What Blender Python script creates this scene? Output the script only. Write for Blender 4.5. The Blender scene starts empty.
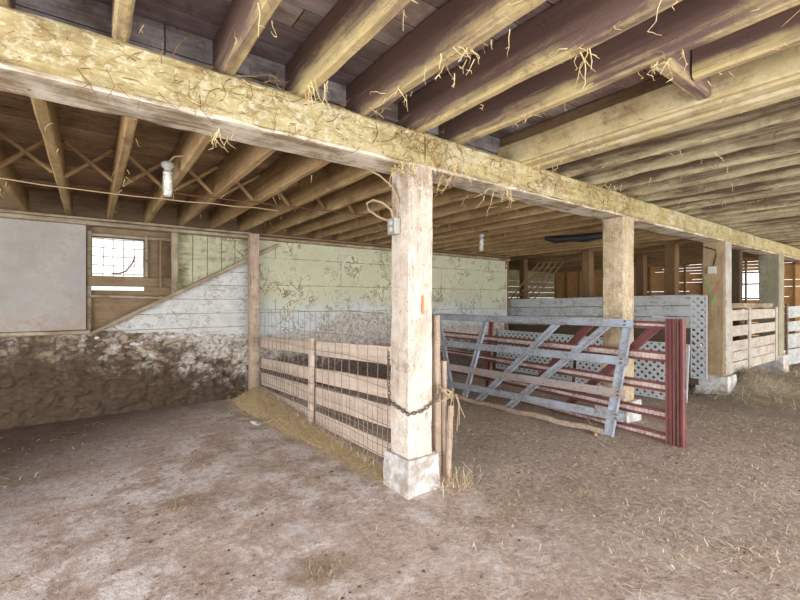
import bpy, bmesh, math, random
from mathutils import Vector, Matrix, noise
random.seed(7)
S = bpy.context.scene
COL = S.collection
# ---------------------------------------------------------------- camera
YAW = math.radians(36.319)
FOC = 419.0
CAMH = 1.45
cd = bpy.data.cameras.new('camera'); cam = bpy.data.objects.new('camera', cd); COL.objects.link(cam)
cam.location = (0, 0, CAMH); cam.rotation_euler = (math.radians(90), 0, -YAW)
cd.sensor_width = 36.0; cd.lens = FOC / 800.0 * 36.0; cd.clip_start = 0.02; cd.clip_end = 200
S.camera = cam
# ---------------------------------------------------------------- world and light
W = bpy.data.worlds.new('sky'); S.world = W; W.use_nodes = True
bg = W.node_tree.nodes['Background']
bg.inputs[0].default_value = (0.97, 0.98, 1.0, 1); bg.inputs[1].default_value = 2.7
def area(name, loc, target, sx, sy, power, col=(1, 1, 1)):
    l = bpy.data.lights.new(name, 'AREA'); l.shape = 'RECTANGLE'; l.size = sx; l.size_y = sy; l.energy = power; l.color = col
    o = bpy.data.objects.new(name, l); COL.objects.link(o); o.location = loc
    o.rotation_euler = (Vector(target) - Vector(loc)).to_track_quat('-Z', 'Y').to_euler()
    return o
area('daylight_left_door', (-4.6, 0.2, 1.25), (3, 2.2, 1.3), 3.6, 2.2, 265, (1.0, 0.99, 0.98))
area('daylight_front_door', (3.0, -3.8, 1.25), (4.5, 4, 1.2), 8, 2.2, 345, (1.0, 0.99, 0.98))
area('far_wall_fill', (13.2, -3.6, 1.3), (16, 4.5, 1.2), 3.5, 2.2, 260, (1.0, 0.93, 0.82))  # added lamp to brighten the far wall; no door there is known
S.view_settings.view_transform = 'Standard'; S.view_settings.look = 'None'
S.view_settings.gamma = 1; S.view_settings.use_curve_mapping = False
S.view_settings.exposure = 0.18
# ---------------------------------------------------------------- material helpers
class NT:
    def __init__(s, name):
        s.m = bpy.data.materials.new(name); s.m.use_nodes = True
        s.t = s.m.node_tree; s.b = s.t.nodes['Principled BSDF']; s.b.inputs['Roughness'].default_value = 0.85
        s.b.inputs['Specular IOR Level'].default_value = 0.25
    def n(s, typ, ins=None, **kw):
        x = s.t.nodes.new(typ)
        for k, v in kw.items(): setattr(x, k, v)
        for k, v in (ins or {}).items():
            if isinstance(v, bpy.types.NodeSocket): s.t.links.new(v, x.inputs[k])
            else: x.inputs[k].default_value = v
        return x
    def coord(s, scale=(1, 1, 1), rnd=True, offset=0.0):
        tc = s.n('ShaderNodeTexCoord'); v = tc.outputs['Object']
        if rnd:
            oi = s.n('ShaderNodeObjectInfo')
            mu = s.n('ShaderNodeMath', {0: oi.outputs['Random'], 1: 37.0}, operation='MULTIPLY')
            v = s.n('ShaderNodeVectorMath', {0: v, 1: mu.outputs[0]}, operation='ADD').outputs[0]
        mp = s.n('ShaderNodeMapping', {0: v, 'Scale': scale, 'Location': (offset, offset * .7, offset * 1.3)})
        return mp.outputs[0]
    def noise(s, vec, scale, detail=5, rough=0.6, dist=0.0):
        return s.n('ShaderNodeTexNoise', {'Vector': vec, 'Scale': scale, 'Detail': detail, 'Roughness': rough, 'Distortion': dist}).outputs['Fac']
    def ramp(s, fac, a, b, ca=(0, 0, 0, 1), cb=(1, 1, 1, 1)):
        mr = s.n('ShaderNodeMapRange', {0: fac, 1: a, 2: b, 3: 0.0, 4: 1.0})
        r = s.n('ShaderNodeValToRGB', {0: mr.outputs[0]}); e = r.color_ramp.elements
        e[0].position = 0; e[0].color = ca; e[1].position = 1; e[1].color = cb
        return r.outputs[0]
    def mix(s, fac, a, b, blend='MIX'):
        x = s.n('ShaderNodeMix', data_type='RGBA', blend_type=blend)
        for i, v in ((0, fac), (6, a), (7, b)):
            if isinstance(v, bpy.types.NodeSocket): s.t.links.new(v, x.inputs[i])
            elif i == 0: x.inputs[0].default_value = v
            else: x.inputs[i].default_value = (*v, 1)
        return x.outputs[2]
    def math(s, op, a, b=0.0):
        return s.n('ShaderNodeMath', {0: a, 1: b}, operation=op).outputs[0]
    def done(s, col, bump=None, strength=0.4, dist=0.01, rough=None, metal=None):
        if isinstance(col, bpy.types.NodeSocket): s.t.links.new(col, s.b.inputs['Base Color'])
        else: s.b.inputs['Base Color'].default_value = (*col, 1)
        if bump is not None:
            bn = s.n('ShaderNodeBump', {'Height': bump, 'Strength': strength, 'Distance': dist})
            s.t.links.new(bn.outputs[0], s.b.inputs['Normal'])
        if rough is not None: s.b.inputs['Roughness'].default_value = rough
        if metal is not None: s.b.inputs['Metallic'].default_value = metal
        return s.m

def wood(name, paint, bare, dirt, cover=0.5, soft=0.12, dirtamt=0.5, grain=18, flecks=0.5, streak=1.0, bounce_band=0.0, tint=False, stain=None, veins=0.0, crust=None):
    """old timber: paint (or whitewash) over bare wood, with dirt blotches and dark flecks; the grain runs along local X"""
    k = NT(name)
    v = k.coord((1, 1, 1)); vg = k.coord((0.7 * streak, grain, grain), offset=3)
    g = k.noise(vg, 2.0, 6, 0.65)
    blot = k.noise(k.coord((.28, 1, 1)) if bounce_band else v, 3.2, 6, 0.65, 0.4)
    mixv = k.math('ADD', k.math('MULTIPLY', blot, 0.65), k.math('MULTIPLY', g, 0.35))
    if bounce_band:
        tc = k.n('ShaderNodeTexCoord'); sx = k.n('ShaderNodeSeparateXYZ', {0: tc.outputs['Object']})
        mixv = k.math('SUBTRACT', mixv, k.math('MULTIPLY', sx.outputs['Z'], bounce_band))  # bounce light below and shade above, painted into the joist colour
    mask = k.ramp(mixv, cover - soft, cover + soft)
    woodc = k.mix(g, [c * 0.55 for c in bare], [min(1, c * 1.35) for c in bare])
    pv = k.noise(v, 9.0, 4, 0.7)
    paintc = k.mix(k.ramp(pv, .35, .75), paint, [c * 0.78 for c in paint])
    if stain: paintc = k.mix(k.ramp(k.noise(k.coord((1, 1, 1), offset=23), 2.1, 5, .7), .5, .66), paintc, stain)
    c = k.mix(mask, woodc, paintc)
    d = k.ramp(k.noise(k.coord((1, 1, 1), offset=11), 2.3, 5, 0.7, .5), 0.75 - dirtamt * 0.5, 0.95 - dirtamt * 0.35)
    c = k.mix(d, c, dirt)
    if flecks:
        fl = k.noise(k.coord((0.55, 1, 1), offset=17), 24.0, 5, 0.7, 0.8)
        c = k.mix(k.math('MULTIPLY', k.ramp(fl, 0.61, 0.70), flecks), c, [x * 0.45 for x in dirt])
        crack = k.ramp(k.noise(vg, 5.0, 3, 0.5), 0.30, 0.36, (1, 1, 1, 1), (0, 0, 0, 1))
        c = k.mix(k.math('MULTIPLY', crack, 0.6 * flecks), c, [x * 0.4 for x in dirt])
    if veins:
        vn = k.noise(k.coord((.8, 1, 1), offset=31), 4.5, 7, .68, 1.0)
        ln = k.ramp(k.math('ABSOLUTE', k.math('SUBTRACT', vn, .5)), .004, .016, (1, 1, 1, 1), (0, 0, 0, 1))
        ln = k.math('MULTIPLY', ln, k.ramp(k.noise(k.coord((1, 1, 1), offset=41), 2.6, 4, .6), .42, .56))
        c = k.mix(k.math('MULTIPLY', ln, veins), c, [x * .7 for x in dirt])
        c = k.mix(k.math('MULTIPLY', k.ramp(vn, .63, .70), veins * .8), c, dirt)
    if crust:
        cr = k.noise(k.coord((.8, 1, 1), offset=51), 26, 6, .75, .3)
        cm = k.math('MULTIPLY', k.ramp(cr, .50, .60), k.ramp(k.noise(k.coord((.6, 1, 1), offset=61), 1.9, 4, .6), .46, .58))
        c = k.mix(k.math('MULTIPLY', cm, .6), c, crust)
        c = k.mix(k.math('MULTIPLY', k.ramp(cr, .30, .38, (1, 1, 1, 1), (0, 0, 0, 1)), .7), c, [x * .8 for x in dirt])
    if tint:
        at = k.n('ShaderNodeAttribute', attribute_name='tint')
        c = k.mix(1.0, c, at.outputs['Color'], 'MULTIPLY')
    bump = k.math('ADD', k.math('MULTIPLY', g, 0.7), k.math('MULTIPLY', pv, 0.5))
    return k.done(c, bump, 0.55, 0.012)

M = {}
M['beam'] = wood('whitewashed_beam_timber', (0.54, 0.475, 0.25), (0.34, 0.25, 0.11), (0.27, 0.165, 0.055), 0.44, 0.08, 0.40, 14, 0.7, stain=(0.62, 0.57, 0.40), veins=.9, crust=(0.76, 0.72, 0.56))
M['beam_edge'] = wood('weathered_beam_edge', (0.76, 0.70, 0.58), (0.34, 0.26, 0.16), (0.18, 0.12, 0.06), 0.48, 0.06, 0.2, 34, 0.9, .45)
M['post'] = wood('whitewashed_post_timber', (0.69, 0.61, 0.52), (0.46, 0.37, 0.28), (0.30, 0.21, 0.13), 0.43, 0.06, 0.42, 14, 0.9, stain=(0.77, 0.73, 0.68), veins=.6, crust=(0.82, 0.79, 0.75))
M['grey_green'] = wood('grey_green_timber', (0.42, 0.41, 0.31), (0.30, 0.27, 0.19), (0.18, 0.14, 0.09), 0.45, 0.12, 0.35, 14, 0.6, veins=.5)
M['cream_post'] = wood('stained_cream_post_timber', (0.58, 0.47, 0.31), (0.42, 0.31, 0.18), (0.30, 0.19, 0.09), 0.44, 0.08, 0.36, 14, 0.7, stain=(0.66, 0.56, 0.43), veins=.7, crust=(0.72, 0.66, 0.54))
M['girder'] = wood('yellowed_girder_plank', (0.62, 0.52, 0.29), (0.34, 0.24, 0.13), (0.24, 0.15, 0.08), 0.42, 0.10, 0.32, 12, 0.6, .6, veins=.6, stain=(0.66, 0.60, 0.42))
M['dark_wood_and_shade'] = wood('dark_timber_and_shade', (0.13, 0.095, 0.065), (0.09, 0.06, 0.04), (0.05, 0.035, 0.025), 0.5, 0.2, 0.3, 14, 0.6)
M['tan_post'] = wood('tan_post_timber', (0.46, 0.35, 0.21), (0.32, 0.22, 0.12), (0.20, 0.13, 0.07), 0.46, 0.15, 0.3, 14, 0.6, veins=.5)
M['joist_near'] = wood('dusty_whitewashed_joist', (0.64, 0.525, 0.27), (0.205, 0.135, 0.115), (0.19, 0.125, 0.11), 0.60, 0.06, 0.40, 10, 0.5, 0.6, bounce_band=.95, veins=.5)
M['joist_pale'] = wood('pale_whitewashed_joist', (0.58, 0.505, 0.32), (0.17, 0.12, 0.08), (0.14, 0.095, 0.06), 0.585, 0.07, 0.34, 10, 0.7, 0.6, bounce_band=1.0, veins=.6)
M['joist_far'] = wood('brown_joist', (0.50, 0.36, 0.18), (0.27, 0.165, 0.075), (0.13, 0.075, 0.035), 0.52, 0.12, 0.42, 12, 0.6, 0.6, bounce_band=.3, veins=.4)
M['deck_near'] = wood('deck_boards_dusty', (0.44, 0.37, 0.37), (0.24, 0.16, 0.13), (0.17, 0.115, 0.11), 0.48, 0.12, 0.40, 9, 0.5, 0.7, tint=True)
M['deck_far'] = wood('deck_boards_brown', (0.46, 0.32, 0.20), (0.28, 0.17, 0.09), (0.14, 0.08, 0.045), 0.50, 0.12, 0.4, 9, 0.7, 0.7, tint=True, veins=.5)
M['grey_block'] = wood('blocking_grey', (0.40, 0.37, 0.38), (0.19, 0.14, 0.12), (0.13, 0.09, 0.08), 0.50, 0.08, 0.5, 9, 0.8, veins=.7, tint=True)
M['darkwood'] = wood('dark_brown_timber', (0.30, 0.19, 0.10), (0.20, 0.12, 0.06), (0.10, 0.06, 0.03), 0.5, 0.2, 0.3, 14, 0.6)
M['brownboard'] = wood('brown_board', (0.30, 0.22, 0.14), (0.21, 0.14, 0.08), (0.10, 0.065, 0.035), 0.5, 0.2, 0.4, 14, 0.7, veins=.4)
M['old_trim'] = wood('old_trim', (0.46, 0.40, 0.30), (0.22, 0.155, 0.09), (0.12, 0.08, 0.045), 0.48, 0.12, 0.4, 20, 0.9)
M['fence_board'] = wood('bare_fence_board', (0.78, 0.66, 0.56), (0.60, 0.46, 0.36), (0.34, 0.23, 0.16), 0.45, 0.15, 0.28, 16, 0.6)
M['white_board'] = wood('peeling_white_board', (0.52, 0.56, 0.575), (0.34, 0.30, 0.24), (0.22, 0.18, 0.14), 0.40, 0.05, 0.28, 12, 0.5, veins=.9)
M['white_gate_board'] = wood('worn_white_gate_board', (0.62, 0.58, 0.52), (0.40, 0.33, 0.25), (0.26, 0.20, 0.14), 0.42, 0.10, 0.3, 12, 0.6, veins=.7)
M['white_wall_boards'] = wood('whitewashed_wall_boards', (0.62, 0.64, 0.62), (0.42, 0.40, 0.32), (0.20, 0.145, 0.08), 0.36, 0.05, 0.26, 8, 0.4, veins=.75)
M['green_boards'] = wood('mouldy_white_boards', (0.52, 0.52, 0.37), (0.26, 0.24, 0.13), (0.11, 0.09, 0.045), 0.44, 0.08, 0.35, 8, 0.8, veins=1.0)
M['stake'] = wood('splintered_stake', (0.60, 0.48, 0.38), (0.36, 0.26, 0.19), (0.18, 0.12, 0.08), 0.5, 0.15, 0.35, 16, 0.9, veins=.6)
M['far_slat'] = wood('warm_far_slat', (0.86, 0.52, 0.24), (0.62, 0.34, 0.13), (0.25, 0.13, 0.05), 0.5, 0.2, 0.3, 10, 0.5)
M['far_wall'] = wood('dim_far_wall', (0.48, 0.44, 0.26), (0.30, 0.24, 0.13), (0.15, 0.11, 0.06), 0.45, 0.15, 0.3, 8, 0.6)

def metal_paint(name, paint, under, rust, cover=.42, rough=.55):
    k = NT(name); v = k.coord((1, 1, 1))
    a = k.noise(k.coord((.5, 6, 6)), 4.0, 6, .7); b = k.noise(v, 14, 5, .7)
    c = k.mix(k.ramp(a, cover - .06, cover + .08), under, paint)
    c = k.mix(k.ramp(b, .60, .70), c, rust)
    c = k.mix(k.ramp(k.noise(v, 3.0, 4, .6), .45, .75), c, [min(1, x * 1.3) for x in paint])
    return k.done(c, b, .25, .004, rough, .15)
M['blue_paint'] = metal_paint('blue_grey_gate_paint', (0.35, 0.41, 0.485), (0.30, 0.24, 0.22), (0.25, 0.13, 0.10), .47)
M['pinkish_paint'] = metal_paint('rust_stained_grey_paint', (0.42, 0.37, 0.36), (0.34, 0.25, 0.23), (0.30, 0.16, 0.12))
M['red_paint'] = metal_paint('oxide_red_paint', (0.215, 0.085, 0.080), (0.18, 0.10, 0.09), (0.36, 0.27, 0.27), .42)
M['red_rail_face'] = metal_paint('pale_rail_face', (0.74, 0.64, 0.60), (0.50, 0.28, 0.22), (0.58, 0.28, 0.18), .44)  # pale pinkish-white face set between the red rail edges
M['lattice'] = NT('white_plastic').done((0.60, 0.645, 0.68), rough=.5)
M['steel_wire'] = metal_paint('rusty_wire', (0.30, 0.25, 0.22), (0.22, 0.15, 0.11), (0.34, 0.18, 0.09))
M['chain'] = metal_paint('rusty_chain_iron', (0.16, 0.12, 0.10), (0.12, 0.08, 0.06), (0.28, 0.15, 0.08))
M['cable'] = NT('cable_sheath').done((0.42, 0.31, 0.18), rough=.6)
M['dark_cable'] = NT('dark_cable_sheath').done((0.13, 0.055, 0.03), rough=.6)
M['black'] = NT('black_plastic').done((0.02, 0.02, 0.022), rough=.5)
M['box_grey'] = NT('galvanised_box').done((0.45, 0.46, 0.44), rough=.45, metal=.4)
M['porcelain'] = NT('porcelain').done((0.62, 0.62, 0.58), rough=.35)
k = NT('globe_glass'); k.b.inputs['Transmission Weight'].default_value = .75; k.b.inputs['IOR'].default_value = 1.2
M['glass'] = k.done((0.92, 0.95, 0.93), rough=.12)
M['bulb'] = NT('frosted_bulb').done((0.85, 0.85, 0.80), rough=.3)
M['twine'] = NT('twine').done((0.44, 0.33, 0.20), rough=.9)
M['orange_spray'] = NT('orange_spray_paint').done((0.80, 0.26, 0.07), rough=.7)
M['green_spray'] = NT('green_spray_paint').done((0.26, 0.40, 0.15), rough=.7)
M['red_spray'] = NT('red_spray_paint').done((0.56, 0.22, 0.17), rough=.7)

def straw_mat(name, a, b, c):
    k = NT(name); at = k.n('ShaderNodeAttribute', attribute_name='tint')
    r = k.n('ShaderNodeValToRGB', {0: at.outputs['Fac']}); e = r.color_ramp.elements
    e[0].color = (*a, 1); e[1].color = (*c, 1); e[1].position = 1; x = e.new(.5); x.color = (*b, 1)
    return k.done(r.outputs[0], rough=.8)
M['straw'] = straw_mat('dry_straw', (0.34, 0.245, 0.15), (0.68, 0.55, 0.37), (0.92, 0.83, 0.65))
M['bedding'] = straw_mat('golden_bedding_straw', (0.30, 0.21, 0.11), (0.68, 0.54, 0.33), (0.95, 0.85, 0.62))
M['vine'] = straw_mat('brown_dried_vine', (0.15, 0.085, 0.03), (0.30, 0.18, 0.07), (0.46, 0.31, 0.14))
M['hay'] = straw_mat('grey_hay', (0.22, 0.18, 0.125), (0.46, 0.395, 0.29), (0.78, 0.71, 0.56))
M['tendril'] = straw_mat('dusty_tendril', (0.42, 0.30, 0.13), (0.66, 0.52, 0.26), (0.82, 0.70, 0.42))
M['clod'] = straw_mat('dung_and_dirt', (0.07, 0.045, 0.03), (0.17, 0.11, 0.07), (0.32, 0.24, 0.17))

# concrete footing
k = NT('limewashed_concrete'); v = k.coord()
a = k.noise(v, 6, 6, .7); b = k.noise(v, 30, 4, .7)
c = k.mix(k.ramp(a, .40, .58), (0.38, 0.33, 0.28), (0.68, 0.68, 0.69)); c = k.mix(k.ramp(b, .6, .72), c, (0.34, 0.28, 0.22))
M['concrete'] = k.done(c, k.math('ADD', a, k.math('MULTIPLY', b, .5)), .6, .02)
# left smooth limewashed wall
k = NT('limewashed_panel'); v = k.coord(rnd=False)
a = k.noise(v, 1.6, 6, .65); b = k.noise(v, 9, 6, .75, .6); st = k.noise(k.coord((3, 1, .5), False), 3, 5, .7)
c = k.mix(k.ramp(a, .3, .7), (0.30, 0.285, 0.265), (0.44, 0.425, 0.40)); c = k.mix(k.ramp(st, .56, .75), c, (0.40, 0.36, 0.33))
c = k.mix(k.ramp(b, .60, .72), c, (0.30, 0.25, 0.20))
sz = k.n('ShaderNodeSeparateXYZ', {0: k.coord(rnd=False)})
low = k.math('MULTIPLY', k.ramp(sz.outputs['Z'], 1.12, 1.32, (1, 1, 1, 1), (0, 0, 0, 1)), k.ramp(b, .40, .60))
c = k.mix(low, c, (0.36, 0.26, 0.21))
lv = k.noise(k.coord((1, 1, 1.3), False, 13), 3.4, 7, .7, .8)
ll = k.math('MULTIPLY', k.ramp(k.math('ABSOLUTE', k.math('SUBTRACT', lv, .5)), .003, .014, (1, 1, 1, 1), (0, 0, 0, 1)), k.ramp(a, .45, .6))
c = k.mix(k.math('MULTIPLY', ll, .75), c, (0.20, 0.17, 0.14)); c = k.mix(k.math('MULTIPLY', k.ramp(lv, .62, .70), .5), c, (0.30, 0.265, 0.23))
M['plaster_left'] = k.done(c, k.math('ADD', a, b), .35, .012)
# green tinged peeling plaster
k = NT('peeling_greenish_limewash'); v = k.coord(rnd=False)
a = k.noise(v, 1.1, 6, .65); b = k.noise(k.coord((1, 1, .75), False, 5), 5.2, 8, .72, 1.1); f = k.noise(k.coord((1, 1, .6), False, 9), 26, 4, .65, .5)
c = k.mix(k.ramp(a, .35, .68), (0.47, 0.485, 0.33), (0.60, 0.605, 0.47))
sz = k.n('ShaderNodeSeparateXYZ', {0: k.coord(rnd=False)})
zz = k.math('ADD', sz.outputs['Z'], k.math('MULTIPLY', a, .9))
c = k.mix(k.ramp(zz, 1.6, 1.95, (1, 1, 1, 1), (0, 0, 0, 1)), c, (0.56, 0.60, 0.61))
br = k.n('ShaderNodeTexBrick', {'Vector': k.n('ShaderNodeCombineXYZ', {0: sz.outputs['X'], 1: sz.outputs['Z'], 2: 0.0}).outputs[0], 'Scale': 1.0, 'Mortar Size': .006, 'Brick Width': 2.3, 'Row Height': .42, 'Color1': (0, 0, 0, 1), 'Color2': (0, 0, 0, 1), 'Mortar': (1, 1, 1, 1)})
c = k.mix(k.math('MULTIPLY', br.outputs['Color'], k.ramp(b, .42, .52)), c, (0.26, 0.22, 0.13))
pe = k.ramp(k.n('ShaderNodeMath', {0: k.math('SUBTRACT', b, .5), 1: 0}, operation='ABSOLUTE').outputs[0], .008, .03, (1, 1, 1, 1), (0, 0, 0, 1))
pe = k.math('MULTIPLY', pe, k.ramp(k.noise(v, 2.2, 4, .6), .47, .60))
c = k.mix(pe, c, (0.15, 0.11, 0.045)); c = k.mix(k.ramp(b, .665, .69), c, (0.20, 0.15, 0.07)); c = k.mix(k.math('MULTIPLY', k.ramp(f, .62, .69), .8), c, (0.22, 0.18, 0.09))
M['plaster_green'] = k.done(c, k.math('ADD', b, f), .4, .01)
# field stone (vertex colours hold each stone's own colour)
k = NT('field_stone'); v = k.coord(rnd=False)
at = k.n('ShaderNodeAttribute', attribute_name='tint')
a = k.noise(v, 22, 6, .7); b = k.noise(v, 60, 4, .7); lime = k.noise(v, 4.5, 6, .75, .4)
c = k.mix(k.ramp(a, .35, .7), at.outputs['Color'], k.mix(.75, at.outputs['Color'], (0.09, 0.06, 0.035)))
sx = k.n('ShaderNodeSeparateXYZ', {0: k.coord(rnd=False)})
lw = k.math('ADD', k.math('MULTIPLY', k.math('SUBTRACT', sx.outputs['X'], .2), .105), lime)
lw = k.math('ADD', lw, k.math('MULTIPLY', k.math('SUBTRACT', sx.outputs['Z'], .75), .22))
c = k.mix(k.math('MULTIPLY', k.ramp(lw, .53, .66), k.ramp(a, .34, .52)), c, (0.60, 0.565, 0.52))
foot_dark = k.math('ADD', k.math('MULTIPLY', sx.outputs['Z'], .8), k.math('MULTIPLY', lime, 1.0))
foot_dark = k.math('ADD', foot_dark, k.math('MULTIPLY', k.math('SUBTRACT', sx.outputs['X'], .7), .16))
far_ = k.ramp(sx.outputs['X'], 1.95, 2.15)
foot_dark = k.math('SUBTRACT', foot_dark, k.math('MULTIPLY', far_, k.math('ADD', k.math('MULTIPLY', k.math('SUBTRACT', sx.outputs['X'], 1.0), .16), .05)))
c = k.mix(k.ramp(foot_dark, .84, 1.10, (.9, .9, .9, 1), (0, 0, 0, 1)), c, (0.085, 0.055, 0.036))  # darker towards the foot and left end, and again past the wall post
M['stone'] = k.done(c, k.math('ADD', a, b), .6, .02)
# floor
k = NT('dirty_concrete_floor'); v = k.coord(rnd=False)
a = k.noise(v, .75, 7, .68, .3); b = k.noise(v, 3.2, 7, .72, .3); f = k.noise(v, 22, 6, .75); g = k.noise(v, 85, 3, .7)
c = k.mix(k.ramp(b, .34, .66), (0.36, 0.275, 0.235), (0.66, 0.555, 0.505))
c = k.mix(k.ramp(f, .45, .72), c, (0.74, 0.635, 0.575))
sx = k.n('ShaderNodeSeparateXYZ', {0: k.coord(rnd=False)})
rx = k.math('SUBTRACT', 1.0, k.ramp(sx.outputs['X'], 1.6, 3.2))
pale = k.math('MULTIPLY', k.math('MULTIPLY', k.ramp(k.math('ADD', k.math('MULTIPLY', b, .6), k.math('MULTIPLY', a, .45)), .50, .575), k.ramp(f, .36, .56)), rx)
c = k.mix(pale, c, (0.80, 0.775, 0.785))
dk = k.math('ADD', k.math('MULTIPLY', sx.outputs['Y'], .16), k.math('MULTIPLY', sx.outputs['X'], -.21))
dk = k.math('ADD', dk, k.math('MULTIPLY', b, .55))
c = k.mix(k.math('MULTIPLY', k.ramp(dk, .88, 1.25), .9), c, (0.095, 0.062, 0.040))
c = k.mix(k.math('MULTIPLY', k.ramp(k.noise(v, 1.5, 5, .7), .56, .72), .55), c, (0.20, 0.135, 0.095))
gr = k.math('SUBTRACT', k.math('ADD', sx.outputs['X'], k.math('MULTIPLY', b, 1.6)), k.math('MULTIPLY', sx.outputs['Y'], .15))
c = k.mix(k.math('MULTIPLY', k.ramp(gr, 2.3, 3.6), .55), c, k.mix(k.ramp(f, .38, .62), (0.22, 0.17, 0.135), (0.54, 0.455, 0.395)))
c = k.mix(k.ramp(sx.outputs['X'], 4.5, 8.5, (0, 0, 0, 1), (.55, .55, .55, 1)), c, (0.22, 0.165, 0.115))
c = k.mix(k.math('MULTIPLY', k.ramp(g, .58, .66), .7), c, (0.14, 0.09, 0.065))
c = k.mix(k.math('MULTIPLY', k.ramp(k.noise(v, 9.0, 6, .75, .5), .60, .68), .7), c, (0.17, 0.115, 0.08))
M['floor'] = k.done(c, k.math('ADD', k.math('MULTIPLY', b, 1.2), k.math('ADD', f, k.math('MULTIPLY', g, .4))), .55, .02)
M['ground'] = NT('yard_gravel').done((0.50, 0.46, 0.40))

# ---------------------------------------------------------------- mesh helpers
def link(name, verts, faces, mat, parent=None, mw=None, smooth=None, tint=None):
    me = bpy.data.meshes.new(name); me.from_pydata([tuple(v) for v in verts], [], faces); me.update()
    if mat: me.materials.append(mat)
    if smooth is not None:
        me.polygons.foreach_set('use_smooth', [True] * len(me.polygons)); me.set_sharp_from_angle(angle=math.radians(smooth))
    if tint is not None:
        ca = me.color_attributes.new('tint', 'FLOAT_COLOR', 'POINT')
        flat = []
        for t in tint: flat += [t, t, t, 1] if isinstance(t, (int, float)) else [*t, 1]
        ca.data.foreach_set('color', flat)
    o = bpy.data.objects.new(name, me); COL.objects.link(o)
    if parent is not None:
        o.parent = parent
    if mw is not None: o.matrix_basis = mw
    return o
def tag(o, label, cat, group=None, kind=None):
    if label: o['label'] = label
    if cat: o['category'] = cat
    if group: o['group'] = group
    if kind: o['kind'] = kind
    return o
def thing(name, loc, label, cat, group=None):
    o = bpy.data.objects.new(name, None); COL.objects.link(o); o.location = loc; o.empty_display_size = .1
    return tag(o, label, cat, group)
def struct(o): o['kind'] = 'structure'; return o
def frame(a, b, up=(0, 0, 1)):
    a = Vector(a); b = Vector(b); x = (b - a).normalized(); z = Vector(up); y = z.cross(x)
    if y.length < 1e-4: y = Vector((0, 1, 0)).cross(x) if abs(x.y) < .9 else Vector((1, 0, 0)).cross(x)
    y.normalize(); z = x.cross(y)
    m = Matrix((x, y, z)).transposed().to_4x4(); m.translation = a
    return m, (b - a).length
def rel(parent, m):
    off = Vector((0, 0, 0)); q = parent
    while q is not None: off += Vector(q.location); q = q.parent
    return Matrix.Translation(-off) @ m
def timber_data(L, w, h, rough=.006, seed=0.0, step=.12, ch=.012, knock=0.0, taper=1.0):
    """long rough-sawn bar along +X from 0 to L, centred on the axis"""
    n = max(2, int(L / step)); vs = []; fs = []
    a, b = w / 2, h / 2; c = min(ch, a * .45, b * .45)
    sec = []
    for (sx, sy) in ((1, 1), (-1, 1), (-1, -1), (1, -1)):
        p, q = (sx * a, sy * (b - c)), (sx * (a - c), sy * b)
        sec += [p, q] if sx * sy > 0 else [q, p]
    full = []
    for i in range(len(sec)):
        p, q = sec[i], sec[(i + 1) % len(sec)]; full.append(p)
        if math.dist(p, q) > .05: full.append(((p[0] + q[0]) / 2, (p[1] + q[1]) / 2))
    m = len(full)
    for i in range(n + 1):
        x = L * i / n; t = 1 + (taper - 1) * i / n
        for (y, z) in full:
            P = Vector((x * 2.1 + seed * 13.7, y * 9 + seed * 3.1, z * 9))
            d = noise.noise(P) * rough + noise.noise(P * 3.3) * rough * .6
            e = noise.noise(Vector((x * 6 + seed * 5, y * 20, z * 20))) * knock
            s = 1 - max(0, e)
            r = math.hypot(y, z) or 1
            ex = 0 if 0 < i < n else noise.noise(P * 2) * rough
            vs.append((x + ex, y * t * s + y / r * d, z * t * s + z / r * d))
    for i in range(n):
        for j in range(m):
            k2 = (j + 1) % m
            fs.append((i * m + j, i * m + k2, (i + 1) * m + k2, (i + 1) * m + j))
    fs.append(tuple(range(m - 1, -1, -1))); fs.append(tuple(n * m + j for j in range(m)))
    return vs, [f[::-1] for f in fs]
def timber(name, mat, a, b, w, h, parent=None, up=(0, 0, 1), rough=.006, seed=None, step=.12, ch=.012, knock=0.0, taper=1.0):
    m, L = frame(a, b, up)
    vs, fs = timber_data(L, w, h, rough, random.random() * 50 if seed is None else seed, step, ch, knock, taper)
    return link(name, vs, fs, mat, parent, rel(parent, m), smooth=35)
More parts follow.
